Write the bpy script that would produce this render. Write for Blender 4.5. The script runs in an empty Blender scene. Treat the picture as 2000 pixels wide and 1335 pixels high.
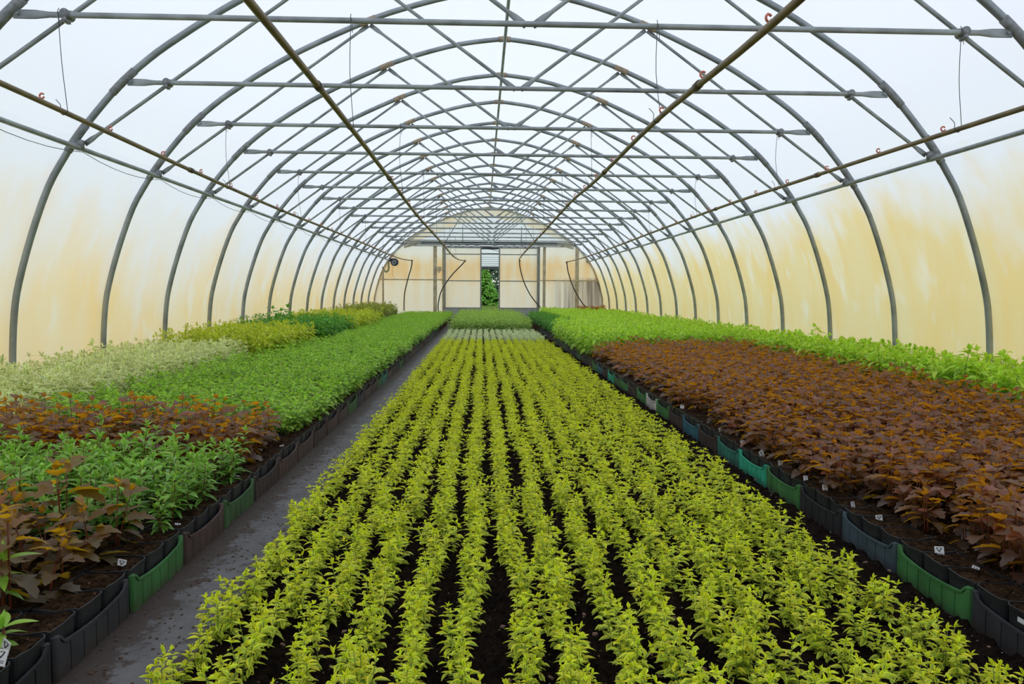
import bpy, math, random
import numpy as np
from mathutils import Vector, Matrix
rng = np.random.default_rng(7)
random.seed(7)
C = bpy.context.scene.collection
PI = math.pi

# ------------------------------------------------------------------ materials
def new_mat(name):
    m = bpy.data.materials.new(name); m.use_nodes = True
    nt = m.node_tree
    for n in list(nt.nodes): nt.nodes.remove(n)
    out = nt.nodes.new('ShaderNodeOutputMaterial')
    return m, nt, out
def N(nt, t, **kw):
    n = nt.nodes.new('ShaderNode' + t)
    for k, v in kw.items(): setattr(n, k, v)
    return n
def L(nt, a, b): nt.links.new(a, b)
def mixc(nt, fac, a, b, blend='MIX'):
    n = N(nt, 'Mix', data_type='RGBA', blend_type=blend)
    for sock, v in ((n.inputs[0], fac), (n.inputs[6], a), (n.inputs[7], b)):
        if hasattr(v, 'is_linked') or hasattr(v, 'links'): L(nt, v, sock)
        elif isinstance(v, (int, float)): sock.default_value = v
        else: sock.default_value = (*v, 1)
    return n.outputs[2]
def ramp(nt, v, stops):
    r = N(nt, 'ValToRGB'); L(nt, v, r.inputs[0])
    e = r.color_ramp.elements
    while len(e) < len(stops): e.new(0.5)
    for i, (p, c) in enumerate(stops):
        e[i].position = p; e[i].color = (*c, 1) if not isinstance(c, (int, float)) else (c, c, c, 1)
    return r.outputs[0]
def maprange(nt, v, a, b, c=0.0, d=1.0):
    m = N(nt, 'MapRange'); L(nt, v, m.inputs[0])
    for i, x in enumerate((a, b, c, d)): m.inputs[i + 1].default_value = x
    return m.outputs[0]
def math_(nt, op, a, b=0.0):
    m = N(nt, 'Math', operation=op)
    for i, v in enumerate((a, b)):
        if hasattr(v, 'links'): L(nt, v, m.inputs[i])
        else: m.inputs[i].default_value = v
    return m.outputs[0]
def coords(nt, scale=(1, 1, 1), obj=False):
    if obj:
        src = N(nt, 'TexCoord').outputs['Object']
    else:
        src = N(nt, 'NewGeometry').outputs['Position']
    mp = N(nt, 'Mapping'); mp.inputs['Scale'].default_value = scale
    L(nt, src, mp.inputs['Vector']); return mp.outputs[0]
def noise(nt, vec, scale, detail=3, rough=.55):
    n = N(nt, 'TexNoise'); L(nt, vec, n.inputs['Vector'])
    n.inputs['Scale'].default_value = scale; n.inputs['Detail'].default_value = detail
    n.inputs['Roughness'].default_value = rough
    return n.outputs[0]
def simple(name, col, rough=.5, metal=0.0, spec=.5, var=.15, vscale=8, bump=0.0, bscale=60, col2=None):
    m, nt, out = new_mat(name)
    p = N(nt, 'BsdfPrincipled'); L(nt, p.outputs[0], out.inputs[0])
    v = coords(nt)
    n = noise(nt, v, vscale, 4)
    c2 = col2 if col2 else tuple(c * (1 - var * 2) for c in col)
    L(nt, ramp(nt, n, [(.3, c2), (.65, col)]), p.inputs['Base Color'])
    p.inputs['Roughness'].default_value = rough; p.inputs['Metallic'].default_value = metal
    p.inputs['Specular IOR Level'].default_value = spec
    if bump:
        b = N(nt, 'Bump'); b.inputs['Strength'].default_value = bump; b.inputs['Distance'].default_value = .004
        L(nt, noise(nt, v, bscale, 4), b.inputs['Height']); L(nt, b.outputs[0], p.inputs['Normal'])
    return m

def film_mat(name, kind):
    m, nt, out = new_mat(name)
    geo = N(nt, 'NewGeometry'); sep = N(nt, 'SeparateXYZ'); L(nt, geo.outputs['Position'], sep.inputs[0])
    X, Y, Z = sep.outputs
    v1 = coords(nt, (1, 1, .45)); v2 = coords(nt, (1.0, 1.9, .55)); v3 = coords(nt, (5.0, 1.0, .5))
    n1 = noise(nt, v1, 1.1, 4, .6)
    white = (.90, .925, .975)
    if kind == 'side_left' or kind == 'side_right':
        n2 = noise(nt, v2, 1.3, 4, .6)
        zz = math_(nt, 'ADD', Z, math_(nt, 'MULTIPLY', math_(nt, 'SUBTRACT', n1, .5), -2.2))
        if kind == 'side_left':
            f = maprange(nt, zz, 1.95, .75); tint = (.96, .80, .52); tint2 = (.98, .72, .34)
        else:
            f = maprange(nt, zz, 2.15, 1.45); tint = (.90, .77, .44); tint2 = (.92, .70, .30)
        streak = maprange(nt, n2, .38, .72)
        tcol = mixc(nt, streak, tint, tint2)
        pale = noise(nt, coords(nt, (1, 1.6, .9)), 1.7, 2)
        tcol = mixc(nt, maprange(nt, pale, .57, .72, 0, .55), tcol, (.93, .93, .86))
        col = mixc(nt, f, white, tcol)
    elif kind == 'fold':
        col = mixc(nt, maprange(nt, n1, .35, .7), (.93, .92, .90), (.93, .85, .70))
    elif kind == 'clear':
        col = mixc(nt, n1, (.97, .98, 1.0), (.93, .96, 1.0))
    elif kind == 'roof':
        col = mixc(nt, maprange(nt, n1, .35, .75), white, (.92, .93, .955))
    else:
        n2 = noise(nt, v3, 1.0, 4, .6)
        band = ramp(nt, maprange(nt, math_(nt, 'ADD', Z, math_(nt, 'MULTIPLY', math_(nt, 'SUBTRACT', n1, .5), .7)), 0.3, 2.7),
                    [(0, .35), (.40, .45), (.50, .9), (.68, .95), (.86, .12), (1, .0)])
        tcol = mixc(nt, maprange(nt, n2, .35, .7), (1.0, .91, .76), (1.0, .76, .44))
        col = mixc(nt, band, (1.0, .985, .95), tcol)
        # things piled behind dim the film low on the right; painted as grey streaks
        s = math_(nt, 'MULTIPLY', maprange(nt, X, 2.2, 2.9), maprange(nt, Z, 1.55, 1.38))
        st = maprange(nt, noise(nt, coords(nt, (7, 1, .25)), 1.0, 3), .35, .65)
        col = mixc(nt, math_(nt, 'MULTIPLY', math_(nt, 'MULTIPLY', s, st), .8), col, (.40, .34, .30))
    d = N(nt, 'BsdfDiffuse'); t = N(nt, 'BsdfTranslucent'); L(nt, col, t.inputs[0])
    L(nt, mixc(nt, 1.0, col, (.80, .80, .80), 'MULTIPLY'), d.inputs[0])
    mx = N(nt, 'MixShader'); mx.inputs[0].default_value = .68 if kind in ('side_left', 'side_right', 'roof') else .88
    L(nt, d.outputs[0], mx.inputs[1]); L(nt, t.outputs[0], mx.inputs[2])
    g = N(nt, 'BsdfGlossy'); g.inputs['Roughness'].default_value = .35; g.inputs[0].default_value = (.8, .8, .8, 1)
    m2 = N(nt, 'MixShader'); m2.inputs[0].default_value = .03
    L(nt, mx.outputs[0], m2.inputs[1]); L(nt, g.outputs[0], m2.inputs[2])
    L(nt, m2.outputs[0], out.inputs[0])
    return m

def leaf_mat(name, lo, hi, margin=None, m0=.45, m1=.6, trans=None, tf=.3, rough=.45, spec=.5, odd=None, oddp=.95, low_margin=None, vein=.15):
    """lo/hi: colours of lowest and topmost leaves; margin: colour of the leaf edge; odd: colour of a few odd leaves"""
    m, nt, out = new_mat(name)
    a = N(nt, 'Attribute'); a.attribute_name = 'lf'
    s = N(nt, 'SeparateXYZ'); L(nt, a.outputs['Vector'], s.inputs[0])
    V, T, A = s.outputs
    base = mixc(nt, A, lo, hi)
    if margin:
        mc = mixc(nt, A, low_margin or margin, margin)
        base = mixc(nt, maprange(nt, V, m0, m1), base, mc)
    if odd:
        base = mixc(nt, maprange(nt, T, oddp, oddp + .01), base, odd)
    hs = N(nt, 'HueSaturation'); L(nt, base, hs.inputs['Color'])
    L(nt, maprange(nt, T, 0, 1, .485, .515), hs.inputs['Hue'])
    tv = N(nt, 'Math', operation='FRACT'); L(nt, math_(nt, 'MULTIPLY', T, 7.31), tv.inputs[0])
    L(nt, maprange(nt, tv.outputs[0], 0, 1, .78, 1.15), hs.inputs['Value'])
    col = hs.outputs[0]
    if vein:
        col = mixc(nt, maprange(nt, V, .10, .0, 0, vein), col, tuple(min(1, c * 1.8 + .05) for c in hi))
    p = N(nt, 'BsdfPrincipled'); L(nt, col, p.inputs['Base Color'])
    p.inputs['Roughness'].default_value = rough; p.inputs['Specular IOR Level'].default_value = spec
    t = N(nt, 'BsdfTranslucent')
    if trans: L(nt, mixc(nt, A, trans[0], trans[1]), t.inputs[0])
    else: L(nt, col, t.inputs[0])
    mx = N(nt, 'MixShader'); mx.inputs[0].default_value = tf
    L(nt, p.outputs[0], mx.inputs[1]); L(nt, t.outputs[0], mx.inputs[2]); L(nt, mx.outputs[0], out.inputs[0])
    return m

M = {}
M['film_left'] = film_mat('stained_film_left', 'side_left')
M['film_right'] = film_mat('stained_film_right', 'side_right')
M['film_roof'] = film_mat('white_film', 'roof')
M['film_clear'] = film_mat('clear_white_film', 'clear')
M['film_fold'] = film_mat('folded_film_band', 'fold')
M['film_end'] = film_mat('stained_end_panel', 'end')
M['steel'] = simple('galvanised_steel', (.36, .395, .40), .5, .35, .5, .22, 6, .2, 90)
M['arch_steel'] = simple('weathered_arch_steel', (.34, .375, .39), .45, .45, .5, .2, 5, .25, 60)
M['joint'] = simple('joint_tape_brown', (.42, .33, .24), .7, 0, .3, .2, 20)
M['sleeve'] = simple('dull_steel_sleeve', (.27, .285, .29), .55, .4, .5, .2, 30)
M['pipe'] = simple('olive_brown_pipe', (.20, .15, .065), .5, 0, .4, .25, 7, col2=(.10, .08, .045))
M['coupling'] = simple('dark_brown_coupling', (.09, .07, .045), .5)
M['nozzle'] = simple('orange_red_plastic', (.66, .19, .11), .45)
M['hose'] = simple('black_rubber_hose', (.012, .013, .016), .4)
M['wire'] = simple('dark_wire', (.10, .10, .10), .5, .5)
M['post'] = simple('tan_post', (.60, .50, .34), .6, 0, .3, .2, 5)
M['frame'] = simple('grey_door_frame', (.30, .31, .30), .5, .2)
M['beam'] = simple('dark_beam', (.05, .055, .055), .8, 0, .1, .25, 3)
M['kick'] = simple('grey_kick_board', (.42, .44, .44), .6)
M['blue'] = simple('dark_blue_plastic', (.015, .022, .06), .35)
M['palegrey'] = simple('pale_grey_plastic', (.55, .57, .58), .5)
M['duct'] = simple('olive_duct', (.32, .30, .17), .6)
M['fold'] = simple('folded_film', (.62, .58, .46), .6)
M['pot'] = simple('black_pot_plastic', (.016, .017, .020), .42, 0, .5, .2, 30)
M['tag'] = simple('white_label_plastic', (.72, .73, .74), .45)
M['ink'] = simple('black_ink', (.01, .01, .012), .6)
M['stem_green'] = simple('green_stem', (.20, .30, .06), .5)
M['stem_red'] = simple('red_brown_stem', (.16, .035, .012), .5)
M['wood'] = simple('bark_brown', (.10, .06, .04), .8)

def crate_mat(name, col):
    m, nt, out = new_mat(name)
    p = N(nt, 'BsdfPrincipled'); L(nt, p.outputs[0], out.inputs[0])
    v = coords(nt)
    n = noise(nt, v, 9, 4); sp = N(nt, 'SeparateXYZ'); L(nt, v, sp.inputs[0])
    c = ramp(nt, n, [(.3, tuple(x * .62 for x in col)), (.65, col)])
    dirt = math_(nt, 'MULTIPLY', maprange(nt, sp.outputs[2], .045, .0, 0, .75), maprange(nt, noise(nt, v, 25, 3), .35, .6))
    L(nt, mixc(nt, dirt, c, (.05, .032, .02)), p.inputs['Base Color'])
    p.inputs['Roughness'].default_value = .5
    return m
CR = {'dark grey': (.040, .042, .048), 'green': (.055, .20, .055), 'blue-grey': (.065, .10, .12), 'black': (.022, .022, .026),
      'bright teal': (.03, .42, .25), 'dull teal': (.03, .19, .14), 'brown': (.085, .05, .045), 'dark brown': (.05, .032, .03),
      'blue': (.03, .13, .18), 'off-white': (.55, .52, .48), 'olive green': (.05, .13, .045)}
for k, c in CR.items(): M['crate ' + k] = crate_mat('crate_' + k.replace(' ', '_').replace('-', '_'), c)

def soil_mat(name, a, b, chips=True):
    m, nt, out = new_mat(name)
    p = N(nt, 'BsdfPrincipled'); L(nt, p.outputs[0], out.inputs[0])
    v = coords(nt)
    n = noise(nt, v, 60, 8, .8)
    big = noise(nt, v, 9, 3)
    c = ramp(nt, n, [(.40, a), (.66, b)])
    c = mixc(nt, maprange(nt, big, .55, .35, 0, .6), c, a)
    if chips:
        vo = N(nt, 'TexVoronoi'); L(nt, v, vo.inputs['Vector']); vo.inputs['Scale'].default_value = 75
        sc = N(nt, 'SeparateXYZ'); L(nt, vo.outputs['Color'], sc.inputs[0])
        f = math_(nt, 'MULTIPLY', maprange(nt, sc.outputs[0], .90, .92), maprange(nt, vo.outputs['Distance'], .30, .2))
        c = mixc(nt, f, c, (.26, .16, .11))
    L(nt, c, p.inputs['Base Color']); p.inputs['Roughness'].default_value = 1.0
    p.inputs['Specular IOR Level'].default_value = .05
    bn = N(nt, 'Bump'); bn.inputs['Strength'].default_value = 1; bn.inputs['Distance'].default_value = .03
    L(nt, n, bn.inputs['Height']); L(nt, bn.outputs[0], p.inputs['Normal'])
    return m
M['soil'] = soil_mat('dark_potting_soil', (.004, .0024, .0018), (.045, .026, .017))
M['pot_soil'] = soil_mat('brown_pot_soil', (.010, .005, .003), (.15, .085, .042))
def cloth_mat():
    m, nt, out = new_mat('grey_ground_cloth')
    p = N(nt, 'BsdfPrincipled'); L(nt, p.outputs[0], out.inputs[0])
    v = coords(nt); sp = N(nt, 'SeparateXYZ'); L(nt, v, sp.inputs[0])
    n = noise(nt, v, 5, 5, .65); n2 = noise(nt, v, 40, 5, .7)
    c = ramp(nt, n, [(.3, (.06, .056, .055)), (.7, (.125, .120, .120))])
    # soil spilled beside the crates on both sides of the path
    e = math_(nt, 'ABSOLUTE', math_(nt, 'ADD', sp.outputs[0], 1.10), 0)
    f = maprange(nt, math_(nt, 'ADD', e, math_(nt, 'MULTIPLY', math_(nt, 'SUBTRACT', noise(nt, v, 14, 6, .75), .5), .42)), .045, .085)
    c = mixc(nt, f, c, mixc(nt, n2, (.012, .007, .005), (.06, .038, .026)))
    L(nt, c, p.inputs['Base Color']); p.inputs['Roughness'].default_value = .75
    bn = N(nt, 'Bump'); bn.inputs['Strength'].default_value = .6; bn.inputs['Distance'].default_value = .006
    L(nt, n2, bn.inputs['Height']); L(nt, bn.outputs[0], p.inputs['Normal'])
    return m
M['cloth'] = cloth_mat()
M['ground'] = simple('outside_grass', (.16, .26, .05), .9, 0, .2, .2, 1.2)
M['grass'] = leaf_mat('grass_blades', (.08, .16, .02), (.28, .42, .06), tf=.3)

# leaves
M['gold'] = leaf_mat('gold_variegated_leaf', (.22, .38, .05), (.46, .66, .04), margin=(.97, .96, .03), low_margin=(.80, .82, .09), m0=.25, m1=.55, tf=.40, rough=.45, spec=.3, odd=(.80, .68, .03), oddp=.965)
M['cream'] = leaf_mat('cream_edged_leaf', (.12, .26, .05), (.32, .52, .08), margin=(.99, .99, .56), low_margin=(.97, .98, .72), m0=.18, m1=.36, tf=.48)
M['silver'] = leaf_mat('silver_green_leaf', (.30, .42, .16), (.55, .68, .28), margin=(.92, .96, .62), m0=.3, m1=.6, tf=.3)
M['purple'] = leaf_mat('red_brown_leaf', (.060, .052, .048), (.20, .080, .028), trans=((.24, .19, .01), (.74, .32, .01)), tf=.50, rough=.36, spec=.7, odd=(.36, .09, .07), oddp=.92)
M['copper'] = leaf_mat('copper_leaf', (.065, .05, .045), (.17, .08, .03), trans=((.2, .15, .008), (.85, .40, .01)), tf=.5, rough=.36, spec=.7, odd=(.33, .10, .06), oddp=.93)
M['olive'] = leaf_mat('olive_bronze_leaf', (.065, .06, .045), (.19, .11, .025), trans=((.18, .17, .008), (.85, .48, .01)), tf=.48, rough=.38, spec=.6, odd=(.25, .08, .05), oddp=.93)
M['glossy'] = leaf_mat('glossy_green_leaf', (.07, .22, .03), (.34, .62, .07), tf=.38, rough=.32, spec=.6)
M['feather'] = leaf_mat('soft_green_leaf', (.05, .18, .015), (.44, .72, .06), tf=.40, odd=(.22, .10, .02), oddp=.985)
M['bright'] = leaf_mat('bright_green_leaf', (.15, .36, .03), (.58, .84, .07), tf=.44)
M['lime'] = leaf_mat('lime_yellow_leaf', (.20, .34, .02), (.68, .76, .04), tf=.4)
M['darkgreen'] = leaf_mat('dark_green_leaf', (.04, .16, .025), (.17, .46, .04), tf=.34)
M['olivelime'] = leaf_mat('olive_lime_leaf', (.12, .18, .02), (.42, .46, .05), tf=.33)
M['midgreen'] = leaf_mat('mid_green_leaf', (.10, .24, .03), (.52, .74, .13), tf=.42)
M['needle'] = leaf_mat('conifer_needles', (.05, .16, .03), (.36, .72, .12), tf=.3)
M['needle_dark'] = leaf_mat('dark_conifer_needles', (.015, .05, .02), (.07, .17, .06), tf=.2)

# ------------------------------------------------------------------ mesh helpers
def mesh_np(name, V, F, mats, lf=None, smooth=True, F3=None):
    me = bpy.data.meshes.new(name)
    V = np.asarray(V, np.float32).reshape(-1, 3); F = np.asarray(F, np.int32).reshape(-1, 4)
    me.vertices.add(len(V)); me.vertices.foreach_set('co', V.ravel())
    me.loops.add(F.size); me.loops.foreach_set('vertex_index', F.ravel())
    me.polygons.add(len(F)); me.polygons.foreach_set('loop_start', np.arange(0, F.size, 4, dtype=np.int32))
    try: me.polygons.foreach_set('loop_total', np.full(len(F), 4, np.int32))
    except Exception: pass
    me.polygons.foreach_set('use_smooth', np.full(len(F), smooth, bool))
    for m in (mats if isinstance(mats, (list, tuple)) else [mats]): me.materials.append(m)
    if lf is not None:
        a = me.attributes.new('lf', 'FLOAT_VECTOR', 'POINT'); a.data.foreach_set('vector', np.asarray(lf, np.float32).ravel())
    me.update(calc_edges=True)
    return me
class G:
    """collects boxes, sweeps and quads for one mesh"""
    def __init__(s): s.V = []; s.F = []; s.n = 0
    def add(s, V, F):
        V = np.asarray(V, float).reshape(-1, 3); F = np.asarray(F, int).reshape(-1, 4)
        s.V.append(V); s.F.append(F + s.n); s.n += len(V)
    def box(s, a, b):
        x0, y0, z0 = a; x1, y1, z1 = b
        s.add([(x0,y0,z0),(x1,y0,z0),(x1,y1,z0),(x0,y1,z0),(x0,y0,z1),(x1,y0,z1),(x1,y1,z1),(x0,y1,z1)],
              [(0,3,2,1),(4,5,6,7),(0,1,5,4),(1,2,6,5),(2,3,7,6),(3,0,4,7)])
    def sweep(s, pts, prof, ref=None, closed=False):
        """prof: list of (a,b) or callable(i)->list; ref: fixed binormal"""
        P = np.asarray(pts, float); n = len(P)
        T = np.zeros_like(P)
        T[1:-1] = P[2:] - P[:-2]; T[0] = P[1] - P[0]; T[-1] = P[-1] - P[-2]
        if closed: T[0] = T[-1] = P[1] - P[-2]
        T /= np.linalg.norm(T, axis=1)[:, None]
        b = np.array(ref, float) if ref is not None else None
        if b is None:
            b = np.array((0, 0, 1.)) if abs(T[0][2]) < .9 else np.array((1., 0, 0))
        rows = []
        for i in range(n):
            a = np.cross(b, T[i]); a /= np.linalg.norm(a)
            bb = np.cross(T[i], a)
            pr = prof(i) if callable(prof) else prof
            rows.append([P[i] + a * u + bb * v for u, v in pr])
            if ref is None: b = bb
        k = len(rows[0]); V = np.array(rows).reshape(-1, 3)
        F = []
        for i in range(n - 1):
            for j in range(k):
                j2 = (j + 1) % k
                F.append((i*k+j, i*k+j2, (i+1)*k+j2, (i+1)*k+j))
        if not closed:   # fan caps as quads
            for base in (0, (n-1)*k):
                for j in range(1, k-2, 2):
                    q = (base, base+j, base+j+1, base+j+2)
                    F.append(q[::-1] if base == 0 else q)
        s.add(V, F)
    def tube(s, pts, r, k=8, ref=None, closed=False):
        rr = (lambda i: r) if not hasattr(r, '__len__') else (lambda i: r[i])
        s.sweep(pts, lambda i: [(rr(i)*math.cos(2*PI*j/k), rr(i)*math.sin(2*PI*j/k)) for j in range(k)], ref, closed)
    def mesh(s, name, mat, smooth=True):
        return mesh_np(name, np.concatenate(s.V), np.concatenate(s.F), mat, smooth=smooth)
def flat(me):
    me.polygons.foreach_set('use_smooth', np.zeros(len(me.polygons), bool)); return me
def obj(name, me, parent=None, loc=None, rot=None, scale=None):
    o = bpy.data.objects.new(name, me); C.objects.link(o)
    if parent: o.parent = parent
    if loc is not None: o.location = loc
    if rot is not None: o.rotation_euler = rot
    if scale is not None: o.scale = scale if hasattr(scale, '__len__') else (scale,) * 3
    return o
def tag(o, label=None, cat=None, group=None, kind=None):
    if label: o['label'] = label
    if cat: o['category'] = cat
    if group: o['group'] = group
    if kind: o['kind'] = kind
    return o
def smooth_by_angle(me, deg=35):
    try: me.set_sharp_from_angle(angle=math.radians(deg))
    except Exception: pass
    return me
ORD = ['first','second','third','fourth','fifth','sixth','seventh','eighth','ninth','tenth','eleventh','twelfth','thirteenth','fourteenth','fifteenth','sixteenth','seventeenth','eighteenth','nineteenth','twentieth']
def ordn(i):
    if i < 20: return ORD[i]
    tens = {2:'twenty',3:'thirty',4:'forty',5:'fifty',6:'sixty'}
    t, u = divmod(i + 1, 10)
    if u == 0: return {2:'twentieth',3:'thirtieth',4:'fortieth',5:'fiftieth',6:'sixtieth'}[t]
    return tens[t] + '-' + ORD[u-1]

# ------------------------------------------------------------------ setting: tunnel film and floor
Y0, Y1 = -5.0, 28.30          # rear and far end of the tunnel
BAY = 1.55; H1 = 5.022
def hy(i): return H1 + BAY * (i - 1)
half = [(4.12, -.02), (4.11, .4), (4.085, .75), (4.04, 1.0), (3.93, 1.38), (3.785, 1.77), (3.65, 2.01), (3.555, 2.16), (3.44, 2.31), (3.25, 2.535),
        (3.10, 2.685), (2.887, 2.861), (2.67, 3.01), (2.5, 3.12), (2.24, 3.275), (1.88, 3.455), (1.42, 3.66), (1.07, 3.785), (.55, 3.925), (0.06, 3.995)]
curve = [(-x, z) for x, z in half] + [(x, z) for x, z in reversed(half)]
def offset(cv, d):
    P = np.array(cv); T = np.gradient(P, axis=0); T /= np.linalg.norm(T, axis=1)[:, None]
    return P + np.stack([-T[:, 1], T[:, 0]], 1) * d      # outward for this direction
film = offset(curve, .040)
def arch_z(x):
    P = film[(film[:, 1] > 0)]; q = P[P[:, 0].argsort()]
    return float(np.interp(x, q[:, 0], q[:, 1]))
def film_strip(name, sel, mat):
    g = G(); ys = np.linspace(Y0, Y1, 88); n = len(sel)
    V = [];  F = []
    for j, y in enumerate(ys):
        ph = abs(math.sin(PI * (y - H1) / BAY))
        for (x, z) in sel:
            r = math.hypot(x, z - 1.2) + 1e-6
            d = .014 * ph * min(1, max(0, z) / .3)       # film slightly slack between the arches
            V.append((x - x / r * d, y, z - (z - 1.2) / r * d * (1 if z > 1.2 else 0)))
    for j in range(len(ys) - 1):
        for i in range(n - 1):
            F.append((j*n+i, (j+1)*n+i, (j+1)*n+i+1, j*n+i+1))
    g.add(V, F)
    o = obj(name, g.mesh(name, mat)); o['kind'] = 'structure'; return o
iL = [i for i, p in enumerate(curve) if p[0] < 0 and p[1] <= 2.17]
iR = [i for i, p in enumerate(curve) if p[0] > 0 and p[1] <= 2.17]
film_strip('wall_left', film[iL[0]:iL[-1] + 1], M['film_left'])
film_strip('wall_right', film[iR[0]:iR[-1] + 1], M['film_right'])
film_strip('ceiling', film[iL[-1]:iR[0] + 1], M['film_roof'])

def xz_panel(name, x0, x1, z0, z1f, y, mat, th=.01, n=16):
    g = G(); xs = np.linspace(x0, x1, n)
    V = []; 
    for x in xs:
        zt = z1f(x) if callable(z1f) else z1f
        z0x = z0(x) if callable(z0) else z0
        V += [(x, y, z0x), (x, y, zt), (x, y + th, z0x), (x, y + th, zt)]
    F = []
    for i in range(n - 1):
        a = 4*i; b = a + 4
        F += [(a, b, b+1, a+1), (a+2, a+3, b+3, b+2), (a+1, b+1, b+3, a+3), (a, a+2, b+2, b)]
    F += [(0, 1, 3, 2), (4*n-4, 4*n-2, 4*n-1, 4*n-3)]
    g.add(V, F); o = obj(name, flat(g.mesh(name, mat))); o['kind'] = 'structure'; return o
WY = 28.24
def low(x): return max(0.02, min(2.66, arch_z(x)))
# far end wall: film above the beam, panels left and right of the doors
wb = obj('wall_back', None); wb['kind'] = 'structure'
def part(o, parent, name=None):
    if 'kind' in o: del o['kind']
    o.parent = parent
    if name: o.name = name
    return o
part(xz_panel('side_panel', -4.12, -1.60, 0.0, low, WY, M['film_end'], .008, 24), wb)
part(xz_panel('side_panel', 1.76, 4.12, 0.0, low, WY, M['film_end'], .008, 24), wb)
inner = np.array([(-2.75, 2.68), (-2.55, 2.76), (-1.9, 3.08), (-.95, 3.43), (.08, 3.66), (1.16, 3.44), (2.1, 3.06), (2.75, 2.76), (2.95, 2.68)])
def inn(x): return float(np.interp(x, inner[:, 0], inner[:, 1], left=2.67, right=2.67))
tr = xz_panel('trim_1', -3.10, 3.10, inn, lambda x: max(arch_z(x) - .002, inn(x) + .001), WY, M['film_fold'], .004, 50)
part(xz_panel('gable_film', -3.0, 3.0, 2.66, lambda x: inn(x) + .001, WY, M['film_clear'], .004, 40), wb)
# the tunnel is closed behind the camera too
xz_panel('wall_front', -4.12, 4.12, 0.0, lambda x: max(.02, arch_z(x)), Y0, M['film_roof'], .006, 60)

g = G(); g.box((-4.25, Y0 - .1, -.06), (4.25, WY + .1, 0)); o = obj('floor', flat(g.mesh('floor', M['cloth']))); o['kind'] = 'structure'
g = G()
for (a, b) in (((-90, -60, -.3), (90, Y0 - .1, -.03)), ((-90, WY + .1, -.3), (90, 130, -.03)), ((-90, Y0 - .1, -.3), (-4.25, WY + .1, -.03)), ((4.25, Y0 - .1, -.3), (90, WY + .1, -.03))): g.box(a, b)
o = obj('ground', flat(g.mesh('ground', M['ground']))); o['kind'] = 'structure'

# posts, overlap strips, rails and beam of the end wall, each lying on the panels
def bar(name, a, b, mat, label=None, cat=None, parent=None, kind=None, group=None):
    g = G(); g.box(a, b); o = obj(name, flat(g.mesh(name, mat)), parent)
    if label: tag(o, label, cat, group)
    if kind: o['kind'] = kind
    return o
bar('trim_2', (-3.10, WY - .13, 2.665), (3.12, WY - .04, 2.775), M['beam'], kind='structure')
bar('trim_3', (-2.95, WY - .16, 2.60), (2.98, WY - .135, 2.635), M['frame'], kind='structure')
for nm, x, w, z1 in (('post', -3.78, .06, 2.0), ('post', -1.93, .13, 2.64), ('post', -1.64, .07, 2.66)):  # the middle bar stands in for a translucent overlap, not a post
    bar(nm, (x - w/2, WY - .05, 0), (x + w/2, WY - .002, min(z1, arch_z(x) - .05)), M['post'], parent=wb)
for nm, x, w in (('post', 1.79, .06), ('post', 1.98, .10), ('post', 3.16, .13)):  # the middle one is again a translucent overlap, drawn as a tan bar
    bar(nm, (x - w/2, WY - .05, 0), (x + w/2, WY - .002, min(2.64, arch_z(x) - .08)), M['frame'] if x < 1.9 else M['post'], parent=wb)
for a, b in ((-3.98, -1.6), (1.77, 3.97)):
    bar('mid_rail', (a, WY - .07, 1.395), (b, WY - .051, 1.435), M['post'], parent=wb)
def door(name, x0, x1, sgn):
    e = obj(name, None); e['kind'] = 'structure'; y = WY - .13
    part(xz_panel('panel', x0, x1, .42, 2.58, y + .012, M['film_end'], .008, 3), e)
    bar('kick_board', (x0, y, .03), (x1, y + .03, .42), M['kick'], parent=e)
    for a, b in ((x0 - .0, x0 + .05), (x1 - .05, x1)):
        bar('stile', (a, y - .012, .03), (b, y + .012, 2.60), M['frame'], parent=e)
    for z in (1.385, 2.33, 2.56, .42):
        bar('rail', (x0 + .05, y - .008, z - .018), (x1 - .05, y + .012, z + .018), M['frame'], parent=e)
door('door_1', -1.60, -.27, 1); door('door_2', .34, 1.76, -1)

# ------------------------------------------------------------------ arches with their trusses
GR = [(.026*math.cos(a), .030*math.sin(a)) for a in np.linspace(0, 2*PI, 14, endpoint=False)]
# profile with two shallow grooves on the inside face, u = in plane (radial), v = along the tunnel
prof = []
for a in np.linspace(0, 2*PI, 28, endpoint=False):
    r = .028
    u, v = r*math.cos(a), r*.86*math.sin(a)
    for gv in (-.011, .011):
        if abs(v - gv) < .0035: u *= .86
    prof.append((u, v))
def dense(cv, k=4):
    P = np.array(cv, float); n = len(P); t = np.arange(n); tt = np.linspace(0, n-1, (n-1)*k+1)
    # Catmull-Rom
    out = []
    for s_ in tt:
        i = min(int(s_), n-2); f = s_ - i
        p0 = P[max(i-1, 0)]; p1 = P[i]; p2 = P[i+1]; p3 = P[min(i+2, n-1)]
        out.append(.5*((2*p1) + (-p0+p2)*f + (2*p0-5*p1+4*p2-p3)*f*f + (-p0+3*p1-3*p2+p3)*f**3))
    return np.array(out)
DL = dense([(-x, z) for x, z in half], 3)[:-1]; DL = np.vstack([DL, [(0, 4.0)]])
arcpts = [(x, 0, z) for x, z in DL] + [(-x, 0, z) for x, z in DL[::-1][1:]]
g = G(); g.sweep(arcpts, prof, ref=(0, 1, 0)); arch_me = g.mesh('arch_pipe', M['arch_steel'])
def arc_between(x0, x1, ext=0):
    P = [p for p in arcpts if min(x0, x1) <= p[0] <= max(x0, x1)]
    z = lambda x: float(np.interp(x, [q[0] for q in arcpts if q[2] > 1.0], [q[2] for q in arcpts if q[2] > 1.0]))
    return [(x, 0, z(x)) for x in np.linspace(x0, x1, 5)]
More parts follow.
